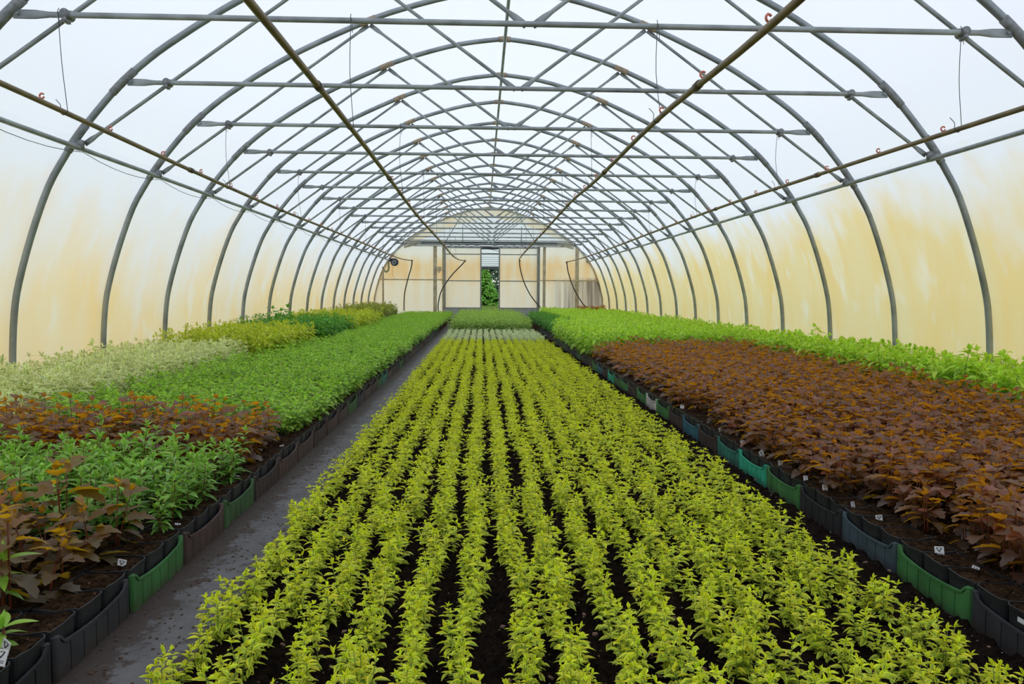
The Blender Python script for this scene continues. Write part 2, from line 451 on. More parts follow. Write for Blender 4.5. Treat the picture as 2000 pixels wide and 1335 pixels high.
def ell(a, b, k=12): return [(a*math.cos(2*PI*j/k), b*math.sin(2*PI*j/k)) for j in range(k)]
sl_me = {}
for s_ in (-1, 1):
    for nm, x0, x1, mt in (('up', 3.255, 3.07, M['sleeve']), ('lowr', 3.62, 3.47, M['sleeve']), ('tape', 1.50, 1.34, M['joint'])):
        g = G(); g.sweep(arc_between(s_*x0, s_*x1), ell(.0325, .030), ref=(0, 1, 0)); sl_me[nm, s_] = g.mesh('sleeve', mt)
g = G(); g.sweep(arc_between(-.07, .07), ell(.035, .033), ref=(0, 1, 0)); sl_me['ridge'] = g.mesh('joint_tape', M['joint'])
def rod(p, q, r, flat_len=.12, y=0.0, mat=None, bolts=True):
    """steel tube with both ends pressed flat and bolted"""
    p = np.array((p[0], y, p[1]), float); q = np.array((q[0], y, q[1]), float)
    Ln = np.linalg.norm(q-p); d = (q-p)/Ln
    ts = [0, flat_len*.5, flat_len*.85, flat_len*1.35, Ln-flat_len*1.35, Ln-flat_len*.85, Ln-flat_len*.5, Ln]
    sh = [(1.5, .22), (1.55, .22), (1.5, .3), (1, 1), (1, 1), (1.5, .3), (1.55, .22), (1.5, .22)]
    g = G(); g.sweep([p + d*t for t in ts], lambda i: ell(r*sh[i][0], r*sh[i][1], 10), ref=(0, 1, 0))
    if bolts:
        for c in (p + d*.03, q - d*.03):
            g.tube([c - np.array((0, .018, 0)), c + np.array((0, .018, 0))], .009, 6, ref=(0, 0, 1))
    return g
BR = {}
tz = 2.616
g = rod((-3.13, tz), (3.13, tz), .0185, .16, -.005); tie_me = g.mesh('tie_bar', M['steel'])
for s_ in (-1, 1):
    BR['o', s_] = rod((s_*3.50, 2.125), (s_*1.42, 3.625), .0145, .09, .034).mesh('brace', M['steel'])
    BR['i', s_] = rod((s_*1.40, 3.63), (.03 + s_*.02, tz), .0145, .11, .030).mesh('brace', M['steel'])
g = G(); g.tube([(0, -.03, -.0), (0, .055, 0)], .030, 12, ref=(0, 0, 1)); g.tube([(-.028, .01, 0), (.028, .01, 0)], .027, 10); g.box((-.012, -.034, -.05), (.012, .03, -.022))
clamp_me = g.mesh('clamp', M['sleeve'])
g = G(); g.tube([(0, -.045, 0), (0, .045, 0)], .030, 10, ref=(0, 0, 1)); g.box((-.02, -.02, -.02), (.05, .02, .05)); pc_me = g.mesh('purlin_clamp', M['sleeve'])
def make_arch(i):
    root = obj('steel_arch', None, loc=(0, hy(i), 0))
    nth = 'nearest' if i == 1 else ('farthest' if i == 16 else ORD[i-1] + ' nearest')
    lab = f'grey steel tunnel arch with tie bar and braces, {nth} to the camera' if i < 16 else 'grey steel arch against the far end wall, without a tie bar'
    tag(root, lab, 'greenhouse arch', 'steel arches of the polytunnel')
    ap = obj('arch_pipe', arch_me, root)
    tb = obj('tie_bar', tie_me, root) if i < 16 else None
    for s_ in (-1, 1):
        for nm in ('up', 'lowr'): obj('sleeve', sl_me[nm, s_], ap)
        obj('joint_tape', sl_me['tape', s_], ap)
        obj('purlin_clamp', pc_me, root, (s_*3.545, 0, 2.10), (0, 0, 0 if s_ < 0 else PI))
        if i < 16:
            obj('brace', BR['o', s_], root); obj('brace', BR['i', s_], root)
            obj('clamp', clamp_me, tb, (s_*2.815, 0, tz + .004))
    obj('joint_tape', sl_me['ridge'], ap)
for i in range(1, 17): make_arch(i)
# long pipes along the tunnel
def long_pipe(name, pts, r, mat, label, cat, k=10, group=None):
    g = G(); g.tube(pts, r, k); o = obj(name, g.mesh(name, mat)); tag(o, label, cat, group); return o
ys = np.linspace(1.5, WY - .25, 18)
for s_ in (-1, 1):
    long_pipe('side_purlin', [(s_*3.52, y, 2.085 + .004*math.sin(y*2)) for y in ys], .019, M['steel'],
              'long grey steel pipe along the %s wall, clamped to every arch' % ('left' if s_ < 0 else 'right'), 'purlin', group='side purlins')
long_pipe('ridge_pipe', [(.0, y, 3.935) for y in ys], .019, M['steel'], 'long grey steel pipe under the ridge at the top of the arches', 'purlin')
w = []
for i in range(0, 16):
    for t in np.linspace(0, 1, 7)[:-1]:
        y = hy(i) + t*BAY; w.append((-3.50, y, 2.055 - .055*4*t*(1-t)))
w = [p for p in w if p[1] < WY - .3]
long_pipe('guy_wire', w, .0028, M['wire'], 'thin sagging wire slung under the left side pipe', 'wire', 5)

# ------------------------------------------------------------------ irrigation pipes with nozzles and hoses
g = G()
a = np.linspace(.35, 2*PI - .55, 14)
g.tube([(.0145*math.cos(t + .3), 0, .034 + .0145*math.sin(t + .3)) for t in a], .0052, 7, ref=(0, 1, 0)); g.tube([(0, 0, .012), (0, 0, .022)], .006, 7)
noz_me = g.mesh('misting_nozzle', M['nozzle'])
g = G(); g.tube([(0, -.035, 0), (0, .035, 0)], .0225, 12, ref=(0, 0, 1)); cpl_me = g.mesh('coupling', M['coupling'])
def drop_px(*p): return p
pipes = [
 ('outer left', [(-2.84, 1.0, 2.02), (-2.83, 4.0, 2.035), (-2.83, 7, 2.00), (-2.82, 10, 1.975), (-2.82, 14, 1.99), (-2.82, 18, 2.0), (-2.82, 22, 1.99), (-2.80, 25.5, 2.02), (-2.70, 27.6, 2.07)],
  [4.75, 5.6, 6.5, 7.35, 8.2, 9.1, 10, 10.9, 11.8, 12.7, 13.6, 14.5, 15.4, 16.3, 17.2, 18.1, 19, 20, 21, 22, 23], [(-2.72, 1.85), (-2.85, 1.4), (-2.96, .9), (-2.98, .32)]),
 ('inner left', [(-1.09, 1.0, 1.93), (-1.09, 4.0, 1.965), (-1.09, 7, 1.95), (-1.10, 10, 1.93), (-1.10, 14, 1.96), (-1.10, 18, 1.99), (-1.09, 22, 1.99), (-1.0, 25.5, 2.02), (-.85, 27.6, 2.08)],
  [7.3, 8.2, 9.1, 10, 10.9, 11.8, 12.7, 13.6, 14.5, 15.4, 16.3, 17.2, 18.1, 19, 20, 21, 22, 23], [(-.95, 1.95), (-1.33, 1.55), (-1.66, 1.05), (-1.78, .6), (-1.78, .30)]),
 ('inner right', [(.835, 1.0, 1.96), (.835, 3.0, 1.96), (.835, 5, 2.03), (.835, 7.5, 2.03), (.845, 10, 2.08), (.85, 14, 2.05), (.86, 18, 2.04), (.88, 22, 2.03), (.95, 25.5, 2.06), (1.06, 27.6, 2.10)],
  [3.05, 3.95, 4.85, 5.75, 6.65, 7.6, 8.5, 9.4, 10.3, 11.2, 12.1, 13, 14, 15, 16, 17, 18, 19, 20, 21, 22], [(1.08, 1.85), (1.22, 1.35), (1.48, .85), (1.84, .42)]),
 ('outer right', [(2.77, 1.0, 1.96), (2.775, 3.5, 1.98), (2.78, 5, 2.0), (2.78, 7.5, 2.03), (2.78, 10, 2.05), (2.78, 14, 2.04), (2.78, 18, 2.02), (2.79, 22, 2.02), (2.78, 25.5, 2.04), (2.72, 27.6, 2.06)],
  [4.3, 5.15, 6.0, 6.9, 7.8, 8.7, 9.6, 10.5, 11.4, 12.3, 13.2, 14.1, 15, 16, 17, 18, 19, 20, 21, 22], [(2.78, 1.7), (2.95, 1.2), (3.20, .75), (3.46, .42)])]
wire_pts = {}
for nm, pts, nz, hp in pipes:
    D = dense(pts, 5)
    root = long_pipe('irrigation_pipe', D, .0165, M['pipe'], f'olive brown irrigation pipe running down the tunnel, {nm} of the four', 'irrigation pipe', 12, 'overhead irrigation pipes')
    px = lambda y: (float(np.interp(y, D[:, 1], D[:, 0])), float(np.interp(y, D[:, 1], D[:, 2])))
    for y in nz:
        x, z = px(y); obj('misting_nozzle', noz_me, root, (x, y, z), (0, 0, random.uniform(-.5, .5)))
    for y in (4.05, 7.1, 10.2, 13.2, 16.3, 19.4, 22.4):
        x, z = px(y); obj('coupling', cpl_me, root, (x, y, z))
    hpts = dense([(D[-1][0], 27.6, D[-1][2])] + [(x, 27.62, z) for x, z in hp], 6)
    g = G(); g.tube(hpts, .019, 8, ref=(0, 1, 0)); h = obj('feed_hose', g.mesh('feed_hose', M['hose']), root); h['label'] = 'black rubber feed hose'
    g = G(); g.tube([(D[-1][0], 27.55, D[-1][2]), (D[-1][0], 27.66, D[-1][2] - .02)], .03, 8); obj('elbow', g.mesh('elbow', M['hose']), h)
    for hi in (1, 3, 5, 7, 9, 11, 13):
        y = hy(hi) - .035 + (.0 if hi > 1 else 0); x, z = px(y)
        bx = x + random.uniform(-.012, .02)
        side = 'nearest' if hi == 1 else ORD[hi-1] + ' nearest'
        g = G()
        P = dense([(bx, y, tz + .03), (bx, y - .018, tz), (bx, y - .01, tz - .03), (bx + random.uniform(-.012, .012), y - .002, (tz + z)/2), (x + .022, y, z + .03), (x + .022, y, z), (x, y, z - .02), (x - .022, y, z), (x - .02, y + .005, z + .04), (x - .05, y + .01, z + .075)], 3)
        g.tube(P, .0024, 5); g.tube([(bx + .006, y - .02, tz), (bx + .012, y - .02, tz - .09)], .002, 5)
        o = obj('hanging_wire', g.mesh('hanging_wire', M['wire']))
        tag(o, f'thin wire holding the {nm} irrigation pipe under the {side} tie bar', 'wire', 'wires holding the irrigation pipes')

# ------------------------------------------------------------------ things on the end wall
root = obj('air_blower', None, loc=(-3.34, WY - .28, 2.02)); tag(root, 'round dark blue air blower on the end wall beside the left arch', 'blower')
g = G(); g.tube([(0, -.07, 0), (0, .07, 0)], .135, 24, ref=(0, 0, 1)); g.box((-.17, -.05, .02), (0, .05, .13)); smooth_by_angle(g.mesh('x', M['blue']))
o = obj('housing', smooth_by_angle(g.mesh('housing', M['blue'])), root)
sp = [( (.02 + .045*t)*math.cos(t*7), -.074, (.02 + .045*t)*math.sin(t*7)) for t in np.linspace(0, 1.6, 40)]
g = G(); g.tube(sp, .009, 6, ref=(0, 1, 0)); obj('grille', g.mesh('grille', M['palegrey']), root)
g = G(); P = dense([(-.17, 0, .08), (-.22, 0, .0), (-.21, 0, -.22), (-.27, 0, -.33), (-.36, 0, -.30), (-.42, 0, -.16)], 8)
g.tube(P, [.030 + .004*(i % 2) for i in range(len(P))], 10, ref=(0, 1, 0)); obj('duct', g.mesh('duct', M['duct']), root)
g = G(); g.tube(dense([(-.05, -.02, -.12), (-.08, -.02, -.3), (-.06, -.02, -.45), (.02, -.02, -.60)], 5), .005, 5, ref=(0, 1, 0)); obj('cord', g.mesh('cord', M['post']), root)
g = G(); g.box((-.09, -.04, -.08), (.06, .04, .08)); g.box((-.06, -.06, -.14), (.0, -.0, -.08)); o = obj('switch_box', flat(g.mesh('switch_box', M['post'])), loc=(-1.76, WY - .10, 1.80)); tag(o, 'small tan switch box on the post left of the sliding doors', 'switch box')
for s_, side in ((-1, 'left'), (1, 'right')):
    g = G()
    long_pipe('gable_strut', [(s_*.82, hy(15), 3.80), (s_*1.62 + .05, WY - .06, 2.74)], .014, M['steel'], f'slanting grey strut from roof to beam, {side} of the ridge at the end wall', 'strut')
    long_pipe('gable_post', [(s_*1.05 + .1, WY - .05, 2.76), (s_*1.05 + .1, WY - .05, 3.34)], .016, M['steel'], f'short upright pipe on the beam, {side} of the ridge at the end wall', 'post')
    # film gathered in folds at the beam's end
    V = []; F = []; nU, nV = 9, 7
    for u in range(nU):
        for v in range(nV):
            t = u/(nU-1); q = v/(nV-1)
            V.append((s_*(3.02 - .62*t), WY - .16 - .04*math.sin(v*2.1 + u*.4) - .02, 2.76 - .02*t - q*(.06 + .17*math.sin(PI*min(1, (1-t)*1.0)*.5 + .0)*(1-t*.6))*(1.2 if v % 2 else .9)))
    for u in range(nU-1):
        for v in range(nV-1): F.append((u*nV+v, (u+1)*nV+v, (u+1)*nV+v+1, u*nV+v+1))
    me = mesh_np('gathered_film', V, F, M['fold']); o = obj('gathered_film', me); so = o.modifiers.new('s', 'SOLIDIFY'); so.thickness = .006
    tag(o, f'crumpled tan film bunched at the {side} end of the dark beam', 'film')

# ------------------------------------------------------------------ plants
SH = {
 'lance': [(0, .06, 0), (.22, .72, 0), (.5, 1, 0), (.78, .62, 0), (1, .03, 0)],
 'lance3': [(0, .10, 0), (.45, 1, 0), (1, .05, 0)],
 'ovate': [(0, .10, 0), (.18, .85, 0), (.42, 1, 0), (.72, .66, 0), (1, .03, 0)],
 'ovate3': [(0, .15, 0), (.35, 1, 0), (1, .05, 0)],
 'lobed': [(0, .07, 0), (.10, .62, -.07), (.26, 1.0, .08), (.38, .66, .0), (.55, .80, .10), (.68, .44, .02), (.82, .40, .05), (1, .03, 0)],
 'lobed3': [(0, .12, 0), (.26, 1.0, .06), (.45, .62, 0), (.62, .66, .08), (1, .05, 0)],
 'cut': [(0, .06, 0), (.15, .75, .10), (.30, .28, .0), (.42, 1.0, .16), (.60, .30, .0), (.72, .55, .12), (1, .04, 0)],
 'cut3': [(0, .12, 0), (.35, 1.0, .12), (.6, .4, 0), (1, .05, 0)],
}
class Plant:
    def __init__(s): s.P = []; s.F = []; s.A = []; s.n = 0; s.st = G()
    def leaf(s, shape, base, az, el, Ln, W, fold, droop, tint, age, roll=0):
        rows = SH[shape]; R = len(rows)
        P = []; A = []
        for (y, w, ye) in rows:
            for sx in (-1, 0, 1):
                yy = y + (ye if sx else 0)
                x = sx*w*W/2
                P.append((x, yy*Ln, abs(x)*fold - droop*Ln*yy*yy)); A.append((abs(sx), tint, age))
        P = np.array(P)
        d = np.array((math.cos(el)*math.cos(az), math.cos(el)*math.sin(az), math.sin(el)))
        x = np.array((math.sin(az), -math.cos(az), 0)); nrm = np.cross(x, d)
        if roll:
            x, nrm = x*math.cos(roll) + nrm*math.sin(roll), -x*math.sin(roll) + nrm*math.cos(roll)
        s.P.append(base + P[:, :1]*x + P[:, 1:2]*d + P[:, 2:]*nrm); s.A += A
        for i in range(R-1):
            b = s.n + 3*i
            s.F += [(b, b+1, b+4, b+3), (b+1, b+2, b+5, b+4)]
        s.n += 3*R
    def arrays(s): return np.concatenate(s.P), np.array(s.F), np.array(s.A)
def make_plant(k, rg, lo=False):
    """k: dict of habit; returns Plant"""
    p = Plant(); U = rg.uniform
    sh = k['shape'] + ('3' if lo else '')
    ns = rg.integers(k['stems'][0], k['stems'][1] + 1)
    for si in range(ns):
        a0 = U(0, 2*PI); r0 = U(0, k['r0']); h = U(*k['h'])*(1 if si else 1.05)
        lean = U(*k['lean']); pts = []
        b = np.array((r0*math.cos(a0), r0*math.sin(a0), 0.0))
        for t in np.linspace(0, 1, 5):
            pts.append(b + np.array((math.cos(a0)*lean*t**1.3, math.sin(a0)*lean*t**1.3, h*t)))
        pts = np.array(pts)
        p.st.tube(pts, [k['sr']*(1 - .5*i/4) for i in range(5)], 4)
        z0 = k['bare']*h; nn = max(2, int((h - z0)/k['node'])); ph = U(0, PI)
        if lo: nn = max(2, int(nn*k.get('lof', .65)))
        for j in range(nn + 1):
            t = (z0 + (h - z0)*j/nn)/h
            pos = np.array([np.interp(t, np.linspace(0, 1, 5), pts[:, c]) for c in range(3)])
            ph += PI/2 + U(-.3, .3) if k['opp'] else 2.4
            top = j/nn
            for q in range(k['per']):
                if U(0, 1) < k.get('skip', .06): continue
                az = ph + q*2*PI/k['per'] + U(-.25, .25)
                el = (k['el'][0]*(1-top) + k['el'][1]*top) + U(-.22, .22)
                Ln = U(*k['L'])*(1 - k.get('shrink', .35)*max(0, top - .6)/.4)*(1.12 if lo else 1)
                W = Ln*k['W']*U(.85, 1.15)*(1.12 if lo else 1)
                pet = k.get('pet', 0)*Ln
                bb = pos + pet*np.array((math.cos(az)*math.cos(el), math.sin(az)*math.cos(el), math.sin(el)))
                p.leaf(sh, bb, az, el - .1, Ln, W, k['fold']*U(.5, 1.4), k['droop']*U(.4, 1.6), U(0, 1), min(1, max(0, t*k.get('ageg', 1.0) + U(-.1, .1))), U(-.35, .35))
        tl = k.get('tipl', .55)
        for q in range(k.get('tip', 2)):
            az = U(0, 2*PI); p.leaf(sh, pts[-1], az, U(.6, 1.3) if tl < .5 else U(.9, 1.4), U(*k['L'])*tl, U(*k['L'])*tl*k['W'], k['fold'], .05, U(0, 1), 1.0)
    return p
K = {
 'gold': dict(shape='lance', stems=(5, 7), r0=.034, h=(.055, .108), lean=(.0, .028), sr=.0014, bare=.10, node=.0125, opp=True, per=2, el=(-.05, .55), L=(.022, .037), W=.44, fold=.55, droop=.25, tip=3, lof=.6),
 'silver': dict(shape='lance', stems=(5, 6), r0=.035, h=(.09, .14), lean=(.0, .03), sr=.0016, bare=.1, node=.016, opp=True, per=2, el=(.0, .7), L=(.03, .04), W=.5, fold=.4, droop=.2, tip=3, lof=.6, ageg=1.4),
 'purple': dict(shape='lobed', stems=(3, 4), r0=.035, h=(.12, .235), lean=(.0, .05), sr=.0022, bare=.16, node=.022, opp=False, per=1, el=(-.05, .6), L=(.050, .080), W=.92, fold=.30, droop=.35, tip=2, tipl=.4, pet=.35, lof=.8, shrink=.45, ageg=1.3),
 'olive': dict(shape='lobed', stems=(2, 3), r0=.03, h=(.15, .26), lean=(.0, .05), sr=.0026, bare=.15, node=.027, opp=False, per=1, el=(.0, .7), L=(.06, .09), W=.92, fold=.3, droop=.4, tip=2, tipl=.4, pet=.35, shrink=.5, ageg=1.2),
 'glossy': dict(shape='lance', stems=(4, 5), r0=.035, h=(.11, .215), lean=(.0, .05), sr=.0022, bare=.15, node=.020, opp=True, per=2, el=(.15, .95), L=(.045, .068), W=.36, fold=.6, droop=.35, tip=3),
 'feather': dict(shape='cut', stems=(7, 9), r0=.05, h=(.10, .185), lean=(.01, .05), sr=.0013, bare=.35, node=.016, opp=False, per=2, el=(-.1, .5), L=(.026, .040), W=.95, fold=.25, droop=.3, tip=3, pet=.25, lof=.6),
 'cream': dict(shape='lance', stems=(4, 5), r0=.05, h=(.15, .26), lean=(.0, .07), sr=.0018, bare=.25, node=.028, opp=True, per=2, el=(-.1, .6), L=(.056, .082), W=.46, fold=.35, droop=.45, tip=3, lof=.7, ageg=1.5),
 'bright': dict(shape='ovate', stems=(4, 5), r0=.05, h=(.17, .29), lean=(.0, .06), sr=.002, bare=.35, node=.030, opp=True, per=2, el=(-.2, .45), L=(.055, .085), W=.58, fold=.35, droop=.55, tip=3, pet=.2, lof=.75, lostem=False),
 'lime': dict(shape='lance', stems=(5, 6), r0=.05, h=(.16, .29), lean=(.0, .07), sr=.0018, bare=.3, node=.022, opp=True, per=2, el=(-.1, .5), L=(.05, .075), W=.36, fold=.35, droop=.6, tip=3, lof=.7),
 'midgreen': dict(shape='ovate', stems=(5, 7), r0=.06, h=(.14, .24), lean=(.0, .05), sr=.0018, bare=.3, node=.022, opp=True, per=2, el=(-.1, .6), L=(.028, .042), W=.55, fold=.35, droop=.3, tip=3, lof=.7),
}
VAR = {}
def variants(kind, n=6, lo=False):
    key = (kind, lo)
    if key not in VAR: VAR[key] = [make_plant(K[kind], np.random.default_rng(100*i + len(kind)*7 + ord(kind[0])), lo) for i in range(n)]
    return VAR[key]
MESH = {}
def individual(kind, name, mat, positions, labf, cat, group, parts=True, stemmat='stem_green', stem_label=None, lo=False):
    key = (kind, mat, lo)
    if key not in MESH:
        ms = []
        for p in variants(kind, 6, lo):
            V, F, A = p.arrays()
            if lo and p.st.n:
                F = np.concatenate([F, np.concatenate(p.st.F) + len(V)]); V = np.concatenate([V, np.concatenate(p.st.V)]); A = np.concatenate([A, np.tile((0, .5, .1), (p.st.n, 1))])
            fm = mesh_np(kind + '_foliage', V, F, M[mat], A)
            sm = p.st.mesh(kind + '_stems', M[stemmat]) if p.st.n else None
            ms.append((fm, sm))
        MESH[key] = ms
    ms = MESH[key]
    for idx, (x, y, z, s) in enumerate(positions):
        fm, sm = ms[rng.integers(0, len(ms))]; rz = float(rng.uniform(0, 2*PI))
        if parts and sm:
            e = obj(name, None, loc=(x, y, z), rot=(0, 0, rz), scale=s); obj('foliage', fm, e); obj('stems', sm, e)
        else:
            e = obj(name, fm, loc=(x, y, z), rot=(0, 0, rz), scale=s)
        tag(e, labf(x, y) if callable(labf) else labf, cat, group)
def mass(kind, name, mat, positions, label, cat, group=None):
    if not len(positions): return
    va = [p.arrays() for p in variants(kind, 6, True)]
    Vs = []; Fs = []; As = []; n = 0
    for (x, y, z, s) in positions:
        V, F, A = va[rng.integers(0, len(va))]; t = rng.uniform(0, 2*PI); c, sn = math.cos(t), math.sin(t)
        Rm = np.array(((c, sn, 0), (-sn, c, 0), (0, 0, 1)))
        Vs.append((V*s) @ Rm + (x, y, z)); Fs.append(F + n); A = A.copy(); A[:, 1] = (A[:, 1] + rng.uniform(0, 1)) % 1; As.append(A); n += len(V)
    o = obj(name, mesh_np(name, np.concatenate(Vs), np.concatenate(Fs), M[mat], np.concatenate(As)))
    tag(o, label, cat, group, 'stuff')
CAM = np.array((-.2655, 0, .93))
def visible_near(pos):
    """sort by distance, those inside the view first"""
    def key(p):
        dx, dy = p[0] - CAM[0], p[1]
        hz = dx/max(dy, .1); out = 0 if (-.72 < hz < .76 and (CAM[2]-p[2]-.05)/max(dy, .1) < .60) else 1
        return (out, math.hypot(dx, dy))
    return sorted(pos, key=key)
def split(pos, n=300): 
    q = visible_near(pos); return q[:n], q[n:]
def grid(x0, x1, y0, y1, dx, dy, z, jit=.02, s=(.9, 1.1), keep=None, tall=0):
    out = []
    for iy, y in enumerate(np.arange(y0, y1, dy)):
        for x in np.arange(x0, x1 + 1e-6, dx):
            X = x + rng.uniform(-jit, jit); Yy = y + rng.uniform(-jit, jit)
            if keep is None or keep(X, Yy): out.append((float(X), float(Yy), z, float(rng.uniform(*s))*(1.22 if tall and rng.uniform() < tall else 1)))
    return out
PZ = .108    # soil level in the pots of the side beds
SZ = .030    # soil level of the middle bed
# middle bed: fifteen rows
ROWX = [-.93 + .127*k for k in range(15)]
pos = []
for k, rx in enumerate(ROWX):
    for y in np.arange(1.12 + rng.uniform(0, .05), 14.0, .088):
        if rng.uniform() < .02: continue
        pos.append((float(rx + rng.normal(0, .013) + .007*math.sin(y*2.1 + k*1.7)), float(y + rng.uniform(-.018, .018)), SZ, float(rng.uniform(.82, 1.15))))
def gold_lab(x, y):
    k = int(round((x + .93)/.127)); k = min(14, max(0, k))
    return f'gold variegated shrub, near end of the {ORD[k]} row from the left path'
near, far = split(pos, 300)
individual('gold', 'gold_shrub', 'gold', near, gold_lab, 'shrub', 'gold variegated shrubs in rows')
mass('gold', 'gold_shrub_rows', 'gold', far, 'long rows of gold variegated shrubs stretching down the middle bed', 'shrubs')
pos = []
for rx in ROWX:
    for y in np.arange(14.05, 17.4, .10): pos.append((float(rx + rng.normal(0, .008)), float(y), SZ, float(rng.uniform(.80, 1.0))))
near, far = split(pos, 290)
individual('silver', 'pale_shrub', 'silver', near, 'tiny pale silvery green shrub in the far rows beyond the gold ones', 'shrub', 'pale shrubs at the far end of the rows', parts=False, lo=True)
mass('silver', 'pale_shrub_rows', 'silver', far, 'last of the pale silvery shrubs at the back of the middle rows', 'shrubs')
pos = grid(-.90, .84, 17.6, 27.3, .155, .19, SZ, .04, (1.25, 1.65))
near, far = split(pos, 290)
individual('midgreen', 'far_green_plant', 'midgreen', near, 'small green bushy plant in the block in front of the doorway', 'plant', 'green plants before the doorway', parts=False, lo=True)
mass('midgreen', 'far_green_plants', 'midgreen', far, 'carpet of green plants reaching to the doorway', 'plants')

# left bed
def edge(ps, xe):
    # plants close to the path are smaller than those deeper in the bed
    return [(x, y, z, s*(.78 + .22*min(1, abs(x - xe)/.30))) for x, y, z, s in ps]
pos = edge([p for p in grid(-2.2, -1.36, 1.98, 2.60, .125, .125, PZ, .03, (.85, 1.15)) if p[0] < -1.36 - .25*max(0, 2.35 - p[1])], -1.30)
individual('olive', 'bronze_leaved_shrub', 'olive', pos, 'olive bronze leaved shrub with red stems in the near corner of the left bed', 'shrub', 'bronze shrubs in the near left corner', stemmat='stem_red')
pos = edge(grid(-2.65, -1.33, 2.66, 3.50, .118, .115, PZ, .025, (.85, 1.15)), -1.20)
individual('glossy', 'glossy_green_shrub', 'glossy', pos, 'green narrow leaved shrub between the bronze and the red-brown shrubs', 'shrub', 'glossy green shrubs in the left bed', stemmat='stem_red')
pos = edge(grid(-3.3, -1.33, 3.62, 4.36, .125, .125, PZ, .025, (.9, 1.2)), -1.20)
individual('purple', 'copper_leaved_shrub', 'copper', pos, 'copper brown leaved shrub in the band across the left bed', 'shrub', 'copper brown shrubs across the left bed', stemmat='stem_red')
pos = grid(-2.80, -1.29, 4.50, 27.6, .122, .122, PZ, .035, (.82, 1.2))
near, far = split(pos, 300)
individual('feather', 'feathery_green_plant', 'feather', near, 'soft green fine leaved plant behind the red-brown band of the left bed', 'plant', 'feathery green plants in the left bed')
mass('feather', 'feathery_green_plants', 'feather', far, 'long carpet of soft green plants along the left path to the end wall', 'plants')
pos = grid(-3.88, -2.93, 4.35, 8.9, .13, .13, PZ, .03, (.95, 1.2), None, .05)
near, far = split(pos, 300)
individual('cream', 'cream_edged_shrub', 'cream', near, 'cream and green variegated shrub along the left wall', 'shrub', 'cream edged shrubs along the left wall', parts=False)
mass('cream', 'cream_edged_shrubs', 'cream', far, 'rest of the cream edged shrubs by the left wall', 'shrubs')
pos = grid(-3.88, -2.70, 9.0, 11.6, .14, .14, PZ + .03, .03, (1.1, 1.35))
individual('lime', 'lime_shrub', 'lime', pos[:300], 'lime yellow shrub by the left wall behind the cream edged ones', 'shrub', 'lime yellow shrubs by the left wall', parts=False, lo=True)
pos = grid(-3.88, -2.62, 11.75, 14.3, .15, .15, PZ + .05, .03, (1.15, 1.4))
individual('lime', 'dark_green_shrub', 'darkgreen', pos, 'dark green shrub by the left wall between two lime yellow patches', 'shrub', 'dark green shrubs by the left wall', parts=False, lo=True)
individual('bright', 'tall_green_plant', 'darkgreen', [(-3.75, 13.6, PZ, 2.1)], 'tallest green plant, standing up above the dark green patch by the left wall', 'plant', None, parts=True)
pos = grid(-3.88, -2.55, 14.4, 18.6, .17, .17, PZ + .05, .03, (1.2, 1.45))
individual('lime', 'yellow_green_shrub', 'lime', pos[:300], 'pale yellow green shrub by the left wall beyond the dark green patch', 'shrub', 'yellow green shrubs far along the left wall', parts=False, lo=True)
pos = grid(-3.72, -2.9, 18.8, 25.0, .18, .18, PZ + .08, .03, (1.3, 1.6))
individual('lime', 'olive_shrub', 'olivelime', pos[:300], 'olive yellow shrub at the far end of the left wall', 'shrub', 'olive yellow shrubs at the far left', parts=False, lo=True)
# two big leaved plants in the near left corner
def big_plant(x, y, h, ls, lab):
    rg = np.random.default_rng(int(x*-1000)); p = Plant()
    pts = [np.array((0, 0, 0)), np.array((.004, .002, h*.5)), np.array((0, .004, h))]
    p.st.tube(pts, [.005, .0042, .003], 7)
    for lv, (t, n, el, s) in enumerate(((.45, 3, -.15, .62), (.7, 3, .05, .75), (.93, 3, .45, 1.0))):
        for q in range(n):
            az = lv*1.1 + q*2*PI/n + rg.uniform(-.2, .2)
            p.leaf('ovate', np.array((0, 0, h*t)), az, el, ls*s, ls*s*.42, .35, .3, rg.uniform(0, .8), .55 + .2*lv)
    for q in range(4): p.leaf('ovate', np.array((0, 0, h*.98)), q*1.6, 1.25, ls*.55, ls*.2, .7, .0, .5, 1.0)
    e = obj('big_leaved_plant', None, loc=(x, y, PZ)); V, F, A = p.arrays()
    o = obj('foliage', mesh_np('big_foliage', V, F, M['glossy'], A), e); o.modifiers.new('s', 'SUBSURF').render_levels = 2; o.modifiers['s'].levels = 1
    obj('stems', p.st.mesh('big_stem', M['stem_red']), e); tag(e, lab, 'plant')
big_plant(-1.47, 1.98, .150, .092, 'broad leaved green plant standing tall in the near corner of the left bed')
big_plant(-1.35, 1.78, .060, .075, 'low broad leaved green plant beside the white labels in the near left corner')

# right bed
def brown_keep(x, y): return x < 3.10 + .03*(y-4) and x > (1.19 + .02*math.sin(y*3) + .06*max(0, min(1, (3.2-y)))) and (y < 10.4 - .75*max(0, (1.75 - x)))
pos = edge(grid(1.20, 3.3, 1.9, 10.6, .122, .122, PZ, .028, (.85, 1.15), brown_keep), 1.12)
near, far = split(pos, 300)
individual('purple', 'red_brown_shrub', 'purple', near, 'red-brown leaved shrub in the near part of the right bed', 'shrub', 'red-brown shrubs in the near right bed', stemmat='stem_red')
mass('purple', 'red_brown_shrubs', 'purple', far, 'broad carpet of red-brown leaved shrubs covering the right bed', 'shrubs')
pos = grid(3.20, 3.90, 3.9, 10.5, .135, .135, PZ, .03, (.98, 1.2), None, .05) + grid(1.20, 3.90, 9.0, 27.3, .15, .15, PZ, .03, (.98, 1.22), lambda x, y: y > 10.55 - .75*max(0, (1.75 - x)) and not (x < 1.75 and y > 15.5) and not (x > 3.1 and y > 26))
